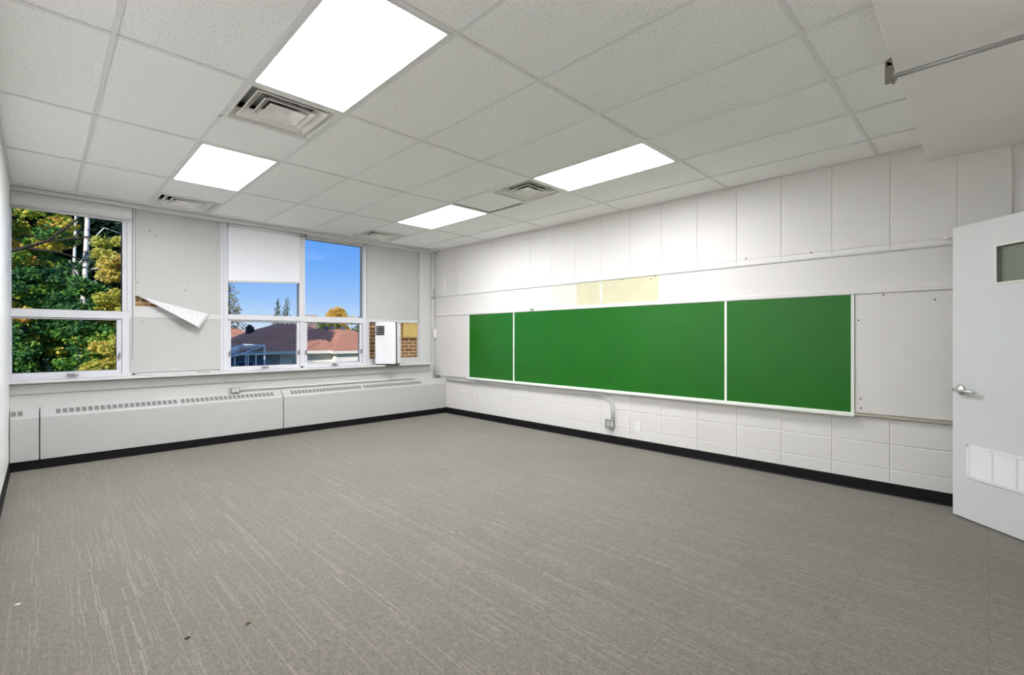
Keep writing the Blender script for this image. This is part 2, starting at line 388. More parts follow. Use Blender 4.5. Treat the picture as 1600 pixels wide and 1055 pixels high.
for k in range(-2, 7):
    x = GX + S * k
    if x > XL + .02: mb.box(x - hw, SOFY, ZC - .001, x + hw, 6.90, ZC + .005)
for j in range(-2, 4):
    y = GY + 2 * S * j
    if y > SOFY: mb.box(XL, y - hw, ZC - .0015, XR, y + hw, ZC + .0045)
for i in (0, 4):
    for yy in (GY + S, GY + 5 * S): mb.box(GX + S * i, yy - hw, ZC - .001, GX + S * (i + 1), yy + hw, ZC + .005)
mb.box(XL, SOFY, ZC - .002, XL + .022, 6.9, ZC + .004).box(XR - .022, SOFY, ZC - .002, XR, 6.9, ZC + .004).box(XL, 6.875, ZC - .002, XR, 6.905, ZC + .004)
mb.build('ceiling_grid', M['tbar'], ce)
o = bx('ceiling_void', M['voidm'], ce, XL, SOFY - .1, 2.965, XR, 6.98, 2.99)
o = bx('trim_2', M['soffit'], None, XL, YN, 2.702, XR + .006, SOFY, 2.99, bevel=.003); struct(o, 'beige drywall bulkhead below the ceiling at the upper right', 'bulkhead')
o = bx('trim_3', M['trimw'], None, XL, 6.855, 2.775, 4.845, 6.93, 2.818, bevel=.003); struct(o, 'white head moulding running above all the windows', 'trim')

def make_light():
    t = empty('ceiling_light', '', 'light')
    L, W = 2 * S, S; z = 0
    f = MB(); b = .034
    prof = [(0.012, -.002), (b, -.002), (b, .008), (.012, .008)]
    f.box(.012, .012, -.003, W - .012, b, .006).box(.012, L - b, -.003, W - .012, L - .012, .006).box(.012, b, -.003, b, L - b, .006).box(W - b, b, -.003, W - .012, L - b, .006)
    f.build('frame', M['lampframe'], t, bevel=.002)
    g = MB(); g.box(b, b, .0035, W - b, L - b, .0075); g.build('lens', M['lens'], t)
    h = MB(); h.box(.012, .012, .0076, W - .012, L - .012, .09); h.build('housing', M['lampframe'], t)
    return t
lt = make_light()
LL = ['large lit ceiling panel nearest the viewer, beside the big square air vent',
      'lit ceiling panel nearest the tree window, in front of the boarded pier',
      'lit ceiling panel on the right, nearest the chalkboard wall and viewer',
      'far lit ceiling panel nearest the window corner, next to the slipped tile']
for k, (i, j) in enumerate(LIGHT_CELLS):
    o = lt if k == 0 else copy_tree(lt)
    o.location = (GX + S * i, GY + 2 * S * j, ZC); tag(o, LL[k], 'ceiling light', 'ceiling light panels')

def make_diff():
    t = empty('air_diffuser', '', 'vent')
    def sq(h, z): return [(-h, -h, z), (h, -h, z), (h, h, z), (-h, h, z)]
    f = MB(); f.loft([sq(.292, -.002), sq(.270, -.003), sq(.262, .03), sq(.225, .062)], cap=False); f.build('frame', M['diff'], t)
    for (o_, i_, z0, z1, nm) in ((.222, .165, .006, .05, 'louvre'), (.158, .105, .004, .045, 'louvre')):
        g = MB(); g.loft([sq(o_ + .006, z0 - .003), sq(o_, z0 - .004), sq(i_ + .012, z1 - .008), sq(i_, z1)], cap=False)
        g.build(nm, M['diff'], t).modifiers.new('solid', 'SOLIDIFY').thickness = .002
    g = MB(); g.loft([sq(.118, .0), sq(.115, -.003), sq(.05, .03), sq(.0, .032)], cap=False); g.build('centre_pan', M['diff'], t)
    g = MB(); rr = [.11, .11]
    g.tube([(0, 0, .075), (0, 0, .13)], .11, 24, cap=False); g.build('duct_collar', M['grille'], t)
    g = MB(); g.box(-.29, -.29, .132, .29, .29, .136); g.box(-.29, -.29, .062, -.225, .29, .064).box(.225, -.29, .062, .29, .29, .064).box(-.225, -.29, .062, .225, -.225, .064).box(-.225, .225, .062, .225, .29, .064)
    g.build('back_pan', M['backpan'], t)
    return t
df = make_diff()
DL = ['large square air diffuser beside the biggest lit panel', 'square air diffuser in the ceiling above the boarded pier by the tree window',
      'square air diffuser between the two right hand lit panels', 'far square air diffuser above the blue sky window']
for k, (i, j, h) in enumerate(DIFF_CELLS):
    o = df if k == 0 else copy_tree(df)
    o.location = (GX + S * (i + .5), GY + 2 * S * j + S * (h + .5), ZC); tag(o, DL[k], 'air vent', 'ceiling air diffusers')

# metal rod with bracket below the bulkhead
t = empty('hanging_rail', 'grey metal rail on a bracket below the beige bulkhead', 'rail', (3.07, .36, 2.622))
MB().prism([(.018, -.024), (.018, .093), (-.008, .110), (-.014, .068), (-.022, .035), (-.012, .02), (-.012, -.024)], 'x', -.003, .003).build('bracket', M['brackets'], t, bevel=.0012)
MB().prism([(.010, .066), (-.014, .068), (-.014, .071), (.010, .093)], 'x', -.003, .030).build('bracket_flange', M['brackets'], t)
MB().tube([(.0, -.014, .006), (.0, -.858, .006)], .0115, 12).build('rod', M['steel'], t, smooth=True)
MB().tube([(.0, -.006, -.006), (.0, -.030, -.006)], .013, 10).tube([(.0, -.018, -.032), (.0, -.018, -.004)], .006, 8).build('clamp', M['brackets'], t)

# ------------------------------------------------------------ windows
YF, YG = 6.93, 6.985
def frame_box(mb, x0, z0, x1, z1, y0=YF, y1=7.03): mb.box(x0, y0, z0, x1, y1, z1)
def pane(parent, x0, z0, x1, z1, name='pane'):
    g = MB().box(x0, YG, z0, x1, YG + .005, z1).build(name, M['glass'], parent)
    q = MB(); e = .004
    q.box(x0, YG - .004, z0, x1, YG + .010, z0 + e).box(x0, YG - .004, z1 - e, x1, YG + .010, z1).box(x0, YG - .004, z0, x0 + e, YG + .010, z1).box(x1 - e, YG - .004, z0, x1, YG + .010, z1)
    q.build('gasket', M['gasket'], parent); return g
def sash(parent, x0, z0, x1, z1, px0, pz0, px1, pz1):
    s = MB(); y0, y1 = 6.945, 7.0
    s.box(x0, y0, z0, x1, y1, pz0).box(x0, y0, pz1, x1, y1, z1).box(x0, y0, pz0, px0, y1, pz1).box(px1, y0, pz0, x1, y1, pz1)
    o = s.build('sash', M['frame'], parent, bevel=.003); pane(o, px0, pz0, px1, pz1); return o
def crank(parent, x, z=.905):
    c = MB(); c.box(x - .045, 6.905, z - .012, x + .045, 6.935, z + .010); o = c.build('crank_handle', M['steel'], parent, bevel=.006)
    MB().tube([(x, 6.905, z), (x - .01, 6.885, z + .008), (x - .05, 6.880, z + .012)], .006, 8).build('crank_arm', M['steel'], o, smooth=True)
def latch(parent, x, z=1.09):
    MB().box(x - .008, 6.915, z - .03, x + .008, 6.947, z + .03).tube([(x, 6.92, z), (x, 6.90, z + .02), (x, 6.895, z + .055)], .005, 8).build('latch', M['steel'], parent, bevel=.002)
# window 1
t = empty('window_1', 'left window filled with autumn tree leaves, beside the left wall', 'window', kind='structure')
f = MB(); frame_box(f, XL, .845, .655, .895); frame_box(f, XL, 1.515, .655, 1.598, YF - .008); frame_box(f, XL, 2.63, .655, 2.78); frame_box(f, .652, .845, .742, 2.80)
frame_box(f, XL, .895, XL + .008, 2.63)
frame_box(f, .652, 1.60, .675, 2.62, YF - .012); f.box(.695, YF - .010, 1.598, .735, YF, 2.66)
f.build('frame', M['frame'], t, bevel=.003)
pane(t, XL + .006, 1.598, .650, 2.632)
sash(t, XL, .895, .651, 1.512, XL + .01, .937, .606, 1.498)
crank(t, .245); latch(t, .628)
# window 2 and 3 (a joined pair)
t = empty('window_2', 'window with the half lowered blind, showing dark roofs', 'window', kind='structure')
f = MB(); frame_box(f, 1.628, .845, 1.715, 2.80); frame_box(f, 1.715, .845, 2.668, .895); frame_box(f, 1.715, 1.535, 2.668, 1.603, YF - .008); frame_box(f, 1.715, 2.76, 2.668, 2.80)
frame_box(f, 2.612, 1.603, 2.668, 2.76); frame_box(f, 2.625, .845, 2.668, 1.56)
f.box(1.66, YF - .012, .88, 1.70, YF, 2.78)
f.build('frame', M['frame'], t, bevel=.003)
pane(t, 1.715, 1.603, 2.613, 2.76); sash(t, 1.717, .895, 2.624, 1.532, 1.751, .922, 2.585, 1.515); crank(t, 2.16); latch(t, 1.735); latch(t, 2.605)
t = empty('window_3', 'window with clear blue sky and the sunlit red roof', 'window', kind='structure')
f = MB(); frame_box(f, 3.584, .845, 3.645, 2.80); frame_box(f, 2.668, .845, 3.584, .895); frame_box(f, 2.668, 1.528, 3.584, 1.612, YF - .008); frame_box(f, 2.668, 2.728, 3.584, 2.80)
frame_box(f, 2.668, 1.612, 2.692, 2.728); frame_box(f, 2.668, .895, 2.690, 1.53)
f.box(3.60, YF - .012, .88, 3.635, YF, 2.78)
f.build('frame', M['frame'], t, bevel=.003)
pane(t, 2.692, 1.612, 3.584, 2.728); sash(t, 2.690, .895, 3.58, 1.525, 2.729, .926, 3.54, 1.515); crank(t, 3.13); latch(t, 2.71); latch(t, 3.56)
# stool and apron moulding
mb = MB().prism([(6.665, .846), (6.66, .853), (6.66, .866), (6.665, .872), (6.96, .872), (6.96, .845), (6.78, .842)], 'x', XL, 4.72)
o = mb.build('trim_4', M['trimw'], None, bevel=.003); struct(o, 'long white window sill across the far wall', 'window sill')
o = MB().prism([(6.78, .735), (6.765, .735), (6.757, .745), (6.757, .830), (6.78, .842)], 'x', XL, 4.715).build('trim_5', M['trimw']); struct(o, 'flat white apron board under the window sill', 'trim')

# boards between the windows
t = empty('infill_board', 'tall white board pier between the windows, with a torn drooping corner', 'panel')
f = MB(); f.box(.742, 6.935, .845, .770, 6.99, 2.80).box(1.612, 6.935, 1.60, 1.632, 6.99, 2.80).box(.742, 6.93, 1.532, 1.632, 6.99, 1.598).box(.742, 6.935, .845, 1.632, 6.99, .89)
f.box(.77, 6.955, 1.598, 1.612, 6.99, 1.668)
f.build('frame', M['trimw'], t, bevel=.002)
# sheet with the missing triangle
P1 = (.772, 1.785); P2 = (1.50, 1.60)
sh = MB().prism([P1, P2, (1.625, 1.60), (1.625, 2.785), (.772, 2.785)], 'y', 6.932, 6.937).build('upper_sheet', M['panelw'], t)
fm = MB(); N = 14
A_ = Vector((.80, 6.930, 1.782)); B_ = Vector((1.51, 6.930, 1.598)); T_ = Vector((1.375, 6.82, 1.415))
pts = {}
for i in range(N + 1):
    for j in range(N + 1 - i):
        a, b = i / N, j / N; c = 1 - a - b
        p = A_ * c + B_ * b + T_ * a
        p.y -= .05 * math.sin(math.pi * min(1, a + b)) * a * 2 + .03 * math.sin(math.pi * b) * c
        pts[(i, j)] = len(fm.v); fm.v.append(tuple(p))
for i in range(N):
    for j in range(N - i):
        fm.f.append((pts[(i, j)], pts[(i + 1, j)], pts[(i, j + 1)]))
        if j < N - i - 1: fm.f.append((pts[(i + 1, j)], pts[(i + 1, j + 1)], pts[(i, j + 1)]))
M['fibre'] = mat('fibrous board back', (.70, .70, .71), .8, var=.10, vscale=35, bump=.5)
fo = fm.build('torn_flap', M['fibre'], t, smooth=True); fo['label'] = 'torn corner of the sheet drooping outward, rough back showing'
fo.modifiers.new('solid', 'SOLIDIFY').thickness = .003
bx('lower_sheet', M['panelw'], t, .715, 6.928, .895, 1.632, 6.936, 1.530)
sc_ = MB()
for (x, z) in ((.79, 1.94), (1.25, 1.88), (1.27, 1.97), (1.60, 2.76), (.90, 2.55), (.83, 1.49), (1.15, 1.67), (1.38, 1.72), (.97, 2.50)):
    MB().tube([(x, 6.926, z), (x, 6.934, z)], .006, 8).build('screw_hole', M['hole'], t)
bx('sill_clip', M['steel'], t, 1.36, 6.86, .872, 1.50, 6.885, .882, bevel=.003)

t = empty('infill_board', 'blank white board right of the blue sky window, above the air conditioner', 'panel')
MB().box(3.645, 6.936, 1.548, 4.63, 6.99, 1.602).box(3.645, 6.938, .872, 3.70, 6.99, 1.55).box(4.608, 6.936, .845, 4.632, 6.99, 2.80).box(3.70, 6.94, .845, 4.61, 6.99, .965).build('frame', M['trimw'], t, bevel=.002)
bx('upper_sheet', M['panelw'], t, 3.65, 6.930, 1.602, 4.60, 6.938, 2.79)
bx('edge_strip', M['gasket'], t, 4.600, 6.930, 1.60, 4.607, 6.936, 2.80)
o = MB().box(4.33, 6.955, 1.305, 4.606, 6.985, 1.548).build('insulation_board', M['foamboard'], t, bevel=.002); o['label'] = 'yellow board over the bare brick'

# blinds
def blind_housing(t, x0, x1, z, r=.022):
    MB().tube([(x0 + .01, 6.895, z), (x1 - .01, 6.895, z)], r, 16).build('roller', M['trimw'], t, smooth=True)
    MB().box(x0 - .004, 6.868, z - .030, x0 + .008, 6.93, z + .028).build('bracket', M['steel'], t, bevel=.002)
    MB().box(x1 - .008, 6.868, z - .030, x1 + .004, 6.93, z + .028).build('bracket', M['steel'], t, bevel=.002)
t = empty('roller_blind', 'white translucent roller blind half lowered over the middle window', 'blind')
blind_housing(t, 1.70, 2.63, 2.755)
def fabric_mat():
    m = bpy.data.materials.new('translucent blind fabric'); m.use_nodes = True; n = m.node_tree.nodes; l = m.node_tree.links; n.clear()
    o = n.new('ShaderNodeOutputMaterial'); d = n.new('ShaderNodeBsdfDiffuse'); tr = n.new('ShaderNodeBsdfTranslucent'); mx = n.new('ShaderNodeMixShader')
    t = n.new('ShaderNodeTexCoord'); mp = n.new('ShaderNodeMapping'); mp.inputs['Scale'].default_value = (30, 1, 2); no = n.new('ShaderNodeTexNoise'); no.inputs['Scale'].default_value = 2
    r = n.new('ShaderNodeValToRGB'); r.color_ramp.elements[0].color = (.88, .89, .93, 1); r.color_ramp.elements[1].color = (.95, .95, .98, 1)
    l.new(t.outputs['Object'], mp.inputs[0]); l.new(mp.outputs[0], no.inputs[0]); l.new(no.outputs[0], r.inputs[0])
    l.new(r.outputs[0], d.inputs[0]); l.new(r.outputs[0], tr.inputs[0]); mx.inputs[0].default_value = .12
    l.new(d.outputs[0], mx.inputs[1]); l.new(tr.outputs[0], mx.inputs[2]); l.new(mx.outputs[0], o.inputs[0]); return m
M['fabric'] = fabric_mat()
fb = MB(); n_ = 24; ring = []
for i in range(n_ + 1):
    u = i / n_; x = 1.712 + (2.612 - 1.712) * u; zb = 2.035 + .055 * u; y = 6.914 + .004 * math.sin(u * 19) 
    ring.append([(x, 6.913, 2.745), (x, y, (2.745 + zb) / 2), (x, 6.916, zb)])
for i in range(n_):
    for k in range(2): fb.poly([ring[i][k], ring[i + 1][k], ring[i + 1][k + 1], ring[i][k + 1]])
fb.build('fabric', M['fabric'], t)
MB().loft([[(1.712, 6.905, 2.015), (1.712, 6.925, 2.015), (1.712, 6.925, 2.042), (1.712, 6.905, 2.042)], [(2.612, 6.905, 2.070), (2.612, 6.925, 2.070), (2.612, 6.925, 2.097), (2.612, 6.905, 2.097)]]).build('bottom_bar', M['trimw'], t, bevel=.003)
t = empty('roller_blind', 'rolled up white blind above the blue sky window', 'blind')
blind_housing(t, 2.69, 3.60, 2.770)
bx('bottom_bar', M['trimw'], t, 2.70, 6.90, 2.722, 3.585, 6.925, 2.742, bevel=.004)
t = empty('roller_blind', 'rolled up blind in a white box above the tree window, with long cord', 'blind')
MB().prism([(6.928, 2.636), (6.895, 2.636), (6.872, 2.66), (6.868, 2.72), (6.88, 2.772), (6.928, 2.775)], 'x', XL + .002, .735).build('valance', M['trimw'], t, bevel=.003)
MB().tube([(XL + .01, 6.912, 2.622), (.66, 6.912, 2.622)], .014, 12).build('bottom_bar', M['trimw'], t, smooth=True)
MB().tube([(.748, 6.915, 2.76), (.747, 6.915, 1.9), (.746, 6.913, 1.4), (.742, 6.912, 1.05)], .003, 6).build('cord', M['cord'], t)

# ------------------------------------------------------------ radiator covers
def conv(name_label, x0, x1, groups):
    t = empty('radiator_cover', name_label, 'radiator cover', (x0, 6.64, .09), group='radiator covers under the window sill')
    L = x1 - x0; g = .0025
    prof = [(0, 0), (0, .418), (.004, .426), (.145, .508), (.148, .51), (.148, 0)]
    prof = [(0.0, .002), (0.0, .418), (.005, .427), (.132, .503), (.138, .506), (.138, .002)]
    MB().prism(prof, 'x', g, L - g).build('casing', M['conv'], t, bevel=.002)
    nrm = Vector((0, -.51, .86))
    for (a, b, n) in groups:
        q = MB(); pitch = (b - a) / n
        def P(u, s_, lift): return (u, .005 + s_ * .127 - lift * .51, .427 + s_ * .076 + lift * .86)
        for k in range(n):
            u0 = a - x0 + pitch * k + pitch * .13; u1 = u0 + pitch * .74
            if u0 < .003: u0 = .003
            s0, s1 = .22, .72
            q.poly([P(u0, s0, .0008), P(u1, s0, .0008), P(u1, s1, .0008), P(u0, s1, .0008)])
            for m_ in range(1, 5):     # mesh wires in the slot
                pass
        o = q.build('outlet_grille', M['grille'], t); o.modifiers.new('solid', 'SOLIDIFY').thickness = .0006
        o['label'] = 'row of dark square outlet slots'
    return t
conv('short left end radiator cover against the left wall', XL + .004, -.012, [(XL + .006, -.122, 2)])
conv('long radiator cover below the tree window and boarded pier', -.008, 2.294, [(.101, 1.135, 21), (1.162, 2.196, 21)])
conv('long radiator cover below the right half of the windows', 2.300, 4.965, [(2.407, 3.441, 21), (3.473, 4.507, 21)])

# outlet and conduit on the window wall
t = empty('wall_outlet', 'small surface mounted double outlet above the radiator cover', 'outlet', (1.75, 6.78, .632))
bx('box', M['steel'], t, -.055, -.04, -.038, .048, 0, .038, bevel=.005)
bx('receptacle', M['trimw'], t, -.038, -.044, -.022, -.006, -.038, .022, bevel=.004); bx('receptacle', M['trimw'], t, .002, -.044, -.022, .034, -.038, .022, bevel=.004)
o = MB().tube([(1.798, 6.765, .632), (4.25, 6.765, .632), (4.34, 6.762, .628), (4.42, 6.76, .615)], .009, 10).build('conduit', M['cable'], None, smooth=True)
tag(o, 'thin grey painted conduit running right from the outlet under the sill', 'conduit')

# corner pipe chase: cable, junction box
t = empty('cable_run', 'white cable dropping down the corner beside the chalkboard wall', 'cable', (0, 0, 0))
MB().box(4.885, 6.925, 1.46, 4.925, 6.945, 2.80).build('raceway', M['cable'], t, bevel=.003)
MB().tube([(4.93, 6.915, 1.33), (4.87, 6.905, 1.18), (4.875, 6.90, .95), (4.91, 6.88, .75), (4.95, 6.85, .61)], .007, 8).build('cord', M['cable'], t, smooth=True)
MB().box(4.905, 6.885, 1.30, 4.962, 6.935, 1.455).build('junction_box', M['vent'], t, bevel=.006)
MB().tube([(4.895, 6.92, 2.14), (4.92, 6.905, 2.13), (4.915, 6.90, 2.06), (4.94, 6.90, 2.04), (4.90, 6.905, 2.0)], .008, 8).box(4.885, 6.90, 1.99, 4.93, 6.925, 2.015).build('pipe_clip', M['steel'], t)

# ------------------------------------------------------------ portable air conditioner
t = empty('portable_air_conditioner', 'white portable air conditioner with black grille standing on the window sill', 'air conditioner', (3.916, 6.738, .872), R(-56))
def rr(w, d, r, n=6, bow=.0):
    pts = []
    for (cx, cy, a0) in ((w / 2 - r, d / 2 - r, 0), (-w / 2 + r, d / 2 - r, 90), (-w / 2 + r, -d / 2 + r, 180), (w / 2 - r, -d / 2 + r, 270)):
        for k in range(n + 1):
            a = R(a0 + 90 * k / n); x = cx + r * math.cos(a); y = cy + r * math.sin(a)
            if y < 0: y -= bow * (1 - (2 * x / w) ** 2)
            pts.append((x, y))
    return pts
def body(name, w, d, r, z0, z1, m, oy=0, bow=0, taper=.96, parent=t):
    b = MB(); rings = []
    for z, s in ((z0, .97), (z0 + .015, 1), (z0 + (z1 - z0) * .5, 1), (z1 - .03, .985 * 1), (z1 - .008, .965), (z1, .90)):
        rings.append([(x * s, y * s + oy, z) for (x, y) in rr(w, d, r, bow=bow)])
    b.loft(rings); return b.build(name, m, parent, smooth=False, bevel=0)
o1 = body('front_housing', .345, .065, .03, .018, .672, M['acw'], oy=-.092, bow=.020)
o2 = body('rear_housing', .340, .175, .03, .018, .662, M['acw'], oy=.038)
body('seam_band', .350, .024, .006, .012, .676, M['black'], oy=-.055)
body('base', .33, .23, .04, .0, .022, M['black'], oy=-.01)
g = MB()
g.box(-.138, -.142, .47, .0, -.105, .612)
go = g.build('air_outlet', M['black'], t, bevel=.006)
g = MB()
for k in range(4): g.box(-.133, -.146, .494 + k * .030, -.005, -.140, .498 + k * .030)
g.box(-.118, -.146, .475, -.114, -.140, .607); g.build('louvre', M['acgrey'], go)
MB().box(-.06, -.105, .665, .06, -.035, .676).build('control_panel', M['acgrey'], t, bevel=.006)
MB().box(.160, .03, .36, .171, .08, .44).build('side_handle', M['acgrey'], t, bevel=.003)
for (x, y) in ((-.12, -.09), (.12, -.09), (-.12, .07), (.12, .07)):
    MB().tube([(x, y, .001), (x, y, -.0005)], .014, 10).build('foot', M['black'], t)

# ------------------------------------------------------------ chalkboard wall fittings
X = XR
t = empty('chalkboard', 'long green chalkboard in three panels on the block wall', 'chalkboard', (X, 5.996, .65))
def yb(parent, name, m, y0, z0, y1, z1, d0, d1, bevel=0):   # box in world wall measures: depth out of wall d0..d1
    o = MB().box(X - d1, y0, z0, X - d0, y1, z1).build(name, m, parent, bevel); 
    if parent and parent.type == 'EMPTY': 
        o.location = -Vector(parent.location)
    return o
p = yb(t, 'slate', M['green'], 4.972, .655, 5.985, 1.672, .0, .016); p['label'] = 'short left green panel'
p = yb(t, 'slate', M['green'], 1.910, .655, 4.948, 1.672, .0, .016); p['label'] = 'long middle green panel'
mk = MB()
for (y, z) in ((3.70, .79), (3.22, .80)): MB().tube([(X - .018, y, z), (X - .0155, y, z)], .011, 10).build('screw_mark', M['hole'], p)
p = yb(t, 'slate', M['green'], .842, .655, 1.886, 1.672, .0, .016); p['label'] = 'right green panel'
yb(t, 'divider', M['tray'], 4.948, .65, 4.972, 1.672, .0, .022, .002); yb(t, 'divider', M['tray'], 1.886, .65, 1.910, 1.672, .0, .022, .002)
yb(t, 'end_strip', M['tray'], 5.985, .64, 6.012, 1.672, .0, .024, .002); yb(t, 'end_strip', M['tray'], .818, .64, .842, 1.672, .0, .024, .002)
tr = MB().prism([(X, .622), (X - .055, .622), (X - .068, .630), (X - .068, .648), (X - .062, .648), (X - .058, .636), (X - .02, .636), (X - .018, .658), (X, .658)], 'y', .815, 6.015).build('chalk_tray', M['tray'], t)
tr.location = -Vector(t.location)

t = empty('tack_board', 'off white strip board above the chalkboard with faded yellow patches', 'tack board', (X, 3.4, 1.72))
yb(t, 'panel', M['tack'], 4.217, 1.718, 6.925, 2.010, 0, .012)
p = yb(t, 'panel', M['palepatch'], 3.800, 1.718, 4.217, 2.010, 0, .012); p['label'] = 'pale cream section'
p = yb(t, 'panel', M['yellow'], 3.426, 1.718, 3.800, 2.010, 0, .012); p['label'] = 'faded yellow section'
p = yb(t, 'panel', M['yellow'], 2.642, 1.718, 3.420, 2.010, 0, .012); p['label'] = 'faded yellow section'
yb(t, 'panel', M['tack'], -.10, 1.718, 2.642, 2.010, 0, .012)
yb(t, 'joint_strip', M['tray'], 3.412, 1.72, 3.434, 2.008, .010, .016, .001)
sm = MB()
for (y, z) in ((3.12, 2.002), (2.735, 1.975), (3.423, 1.985), (3.423, 1.745), (2.69, 2.0)): 
    o = MB().tube([(X - .0185, y, z), (X - .012, y, z)], .006, 8).build('screw', M['hole'], t); o.location = -Vector(t.location)
o = MB().prism([(X, 2.008), (X - .020, 2.010), (X - .024, 2.016), (X - .020, 2.024), (X - .008, 2.030), (X, 2.030)], 'y', -.10, 6.925).build('top_rail', M['trimw'], t); o.location = -Vector(t.location)
o = MB().prism([(X, 1.673), (X - .022, 1.673), (X - .026, 1.678), (X - .026, 1.712), (X - .020, 1.720), (X, 1.722)], 'y', -.10, 6.925).build('bottom_rail', M['tack'], t); o.location = -Vector(t.location)

t = empty('pin_board', 'small off white pin board left of the chalkboard', 'pin board', (X, 6.46, .66))
yb(t, 'panel', M['tack'], 6.014, .660, 6.918, 1.672, 0, .014, .002)
yb(t, 'bottom_rail', M['trimw'], 6.014, .634, 6.918, .658, 0, .030, .003)
t = empty('pin_board', 'wide off white pin board between chalkboard and grey door', 'pin board', (X, .35, .66))
yb(t, 'panel', M['tack'], -.10, .660, .816, 1.672, 0, .014, .002)
o = MB().prism([(X, .632), (X - .028, .636), (X - .028, .652), (X, .658)], 'y', -.10, .816).build('bottom_rail', mat('brown grey wood edge', (.42, .39, .33), .6), t); o.location = -Vector(t.location)
mk = MB()
for (y, z) in ((.772, .700), (.775, .78), (.62, 1.655), (.30, 1.60), (.79, 1.45)): 
    o = MB().tube([(X - .0160, y, z), (X - .0135, y, z)], .007, 8).build('screw', M['hole'], t); o.location = -Vector(t.location)
o = MB().box(X - .034, 4.555, 1.684, X - .026, 4.578, 1.715).box(X - .034, 4.592, 1.684, X - .026, 4.615, 1.715).build('map_clip', M['steel']); tag(o, 'tiny pair of metal clips on the rail above the chalkboard', 'clip')
o = MB().tube([(X, .235, 2.068), (X - .035, .235, 2.068)], .010, 10).tube([(X - .035, .235, 2.068), (X - .042, .235, 2.070)], .014, 10).build('wall_hook', M['vent']); tag(o, 'small white round hook on the blocks just above the strip board, near the door', 'hook')
mk = None
for (y, z) in ((1.706, 2.088), (1.142, 2.075)):
    MB().tube([(X, y, z), (X - .004, y, z)], .007, 8).build('wall_mark', M['hole'], wr)

# conduit below the tray, with outlet box
t = empty('metal_conduit', 'painted metal conduit under the chalk tray bending down to the outlet box', 'conduit', (X, 3.24, .4))
path = [(X - .016, 6.60, .590), (X - .016, 6.2, .585), (X - .016, 3.48, .598), (X - .016, 3.40, .594), (X - .016, 3.33, .575), (X - .016, 3.275, .535), (X - .016, 3.248, .48), (X - .016, 3.241, .42), (X - .016, 3.241, .29)]
o = MB().tube(path, .0125, 12).build('pipe', M['cable'], t, smooth=True); o.location = -Vector(t.location)
cl = MB()
for y in (5.9, 4.6, 3.75):
    o = MB().box(X - .034, y - .012, .570, X, y + .012, .612).build('pipe_strap', M['cable'], t, bevel=.003); o.location = -Vector(t.location)
o = MB().tube([(X - .012, 3.50, .560), (X - .012, 3.38, .552), (X - .012, 3.30, .515), (X - .012, 3.275, .45), (X - .012, 3.272, .29)], .006, 8).tube([(X - .012, 6.60, .552), (X - .012, 3.50, .560)], .006, 8).build('second_cable', M['cable'], t, smooth=True); o.location = -Vector(t.location)
t = empty('outlet_box', 'grey metal outlet box at the end of the bent conduit', 'outlet', (X, 3.285, .245))
bx('box', M['steel'], t, -.045, -.055, -.055, 0, .058, .055, bevel=.004)
for s_ in (-1, 1): bx('receptacle', M['acgrey'], t, -.048, -.018 + s_ * .026 - .016, -.03, -.042, -.018 + s_ * .026 + .016 , .03, bevel=.004)
t = empty('wall_outlet', 'white cover plate low on the block wall right of the metal box', 'outlet', (X, 2.915, .252))
bx('cover_plate', M['vent'], t, -.006, -.035, -.058, 0, .035, .058, bevel=.003)
for z in (.03, -.03): MB().tube([(-.006, 0, z), (-.0075, 0, z)], .004, 8).build('screw', M['steel'], t)

# ------------------------------------------------------------ door
dt = empty('door_1', 'open pale grey door with small glass light, lever handle and low vent', 'door', (4.127, -.473, 0), R(46.7), kind='structure')
W = .91
lv = MB(); T0, T1 = -.045, 0.0; a, b, c, d = .30, .60, 1.672, 1.912
lv.box(0, T0, .012, W, T1, c).box(0, T0, d, W, T1, 2.105).box(0, T0, c, a, T1, d).box(b, T0, c, W, T1, d)
lv.build('leaf', M['door'], dt, bevel=.0)
g = MB(); e = .014
g.box(a - e, -.05, c - e, b + e, .006, c).box(a - e, -.05, d, b + e, .006, d + e).box(a - e, -.05, c, a, .006, d).box(b, -.05, c, b + e, .006, d)
lf = g.build('glass_frame', mat('cream glazing bead', (.74, .74, .68), .5), dt)
MB().box(a, -.028, c, b, -.022, d).build('glass', M['wired'], lf)
# handle: rose + lever, both sides
def lever(side):
    s = 1 if side > 0 else -1; y0 = 0 if s > 0 else -.045
    def Y(v): return y0 + s * v
    hx = W - .062; hz = .925
    rs = MB(); rs.loft([[(hx + r_ * math.cos(2 * math.pi * k / 24), Y(v), hz + r_ * math.sin(2 * math.pi * k / 24)) for k in range(24)] for (r_, v) in ((.038, 0), (.038, .006), (.030, .014), (.016, .018), (.012, .022))])
    o = rs.build('handle', M['chrome'], dt, smooth=True)
    MB().tube([(hx, Y(.015), hz), (hx, Y(.046), hz)], .010, 12).tube([(hx + .012, Y(.048), hz + .001), (hx - .02, Y(.050), hz), (hx - .09, Y(.048), hz - .003), (hx - .145, Y(.044), hz - .004)], [.012, .0115, .0095, .009], 12).build('lever', M['chrome'], o, smooth=True)
lever(1); lever(-1)
bx('latch_plate', M['chrome'], dt, W - .0005, -.034, .87, W + .0015, -.011, .98)
bx('latch_bolt', M['brackets'], dt, W, -.028, .916, W + .010, -.017, .934)
g = MB(); gx0, gx1, gz0, gz1 = .105, .805, .307, .542
g.box(gx0, 0, gz0, gx1, .008, gz0 + .022).box(gx0, 0, gz1 - .022, gx1, .008, gz1).box(gx0, 0, gz0, gx0 + .024, .008, gz1).box(gx1 - .024, 0, gz0, gx1, .008, gz1)
for s_ in (.28, .431, .58): g.box(W - s_ - .007, 0, gz0, W - s_ + .007, .008, gz1)
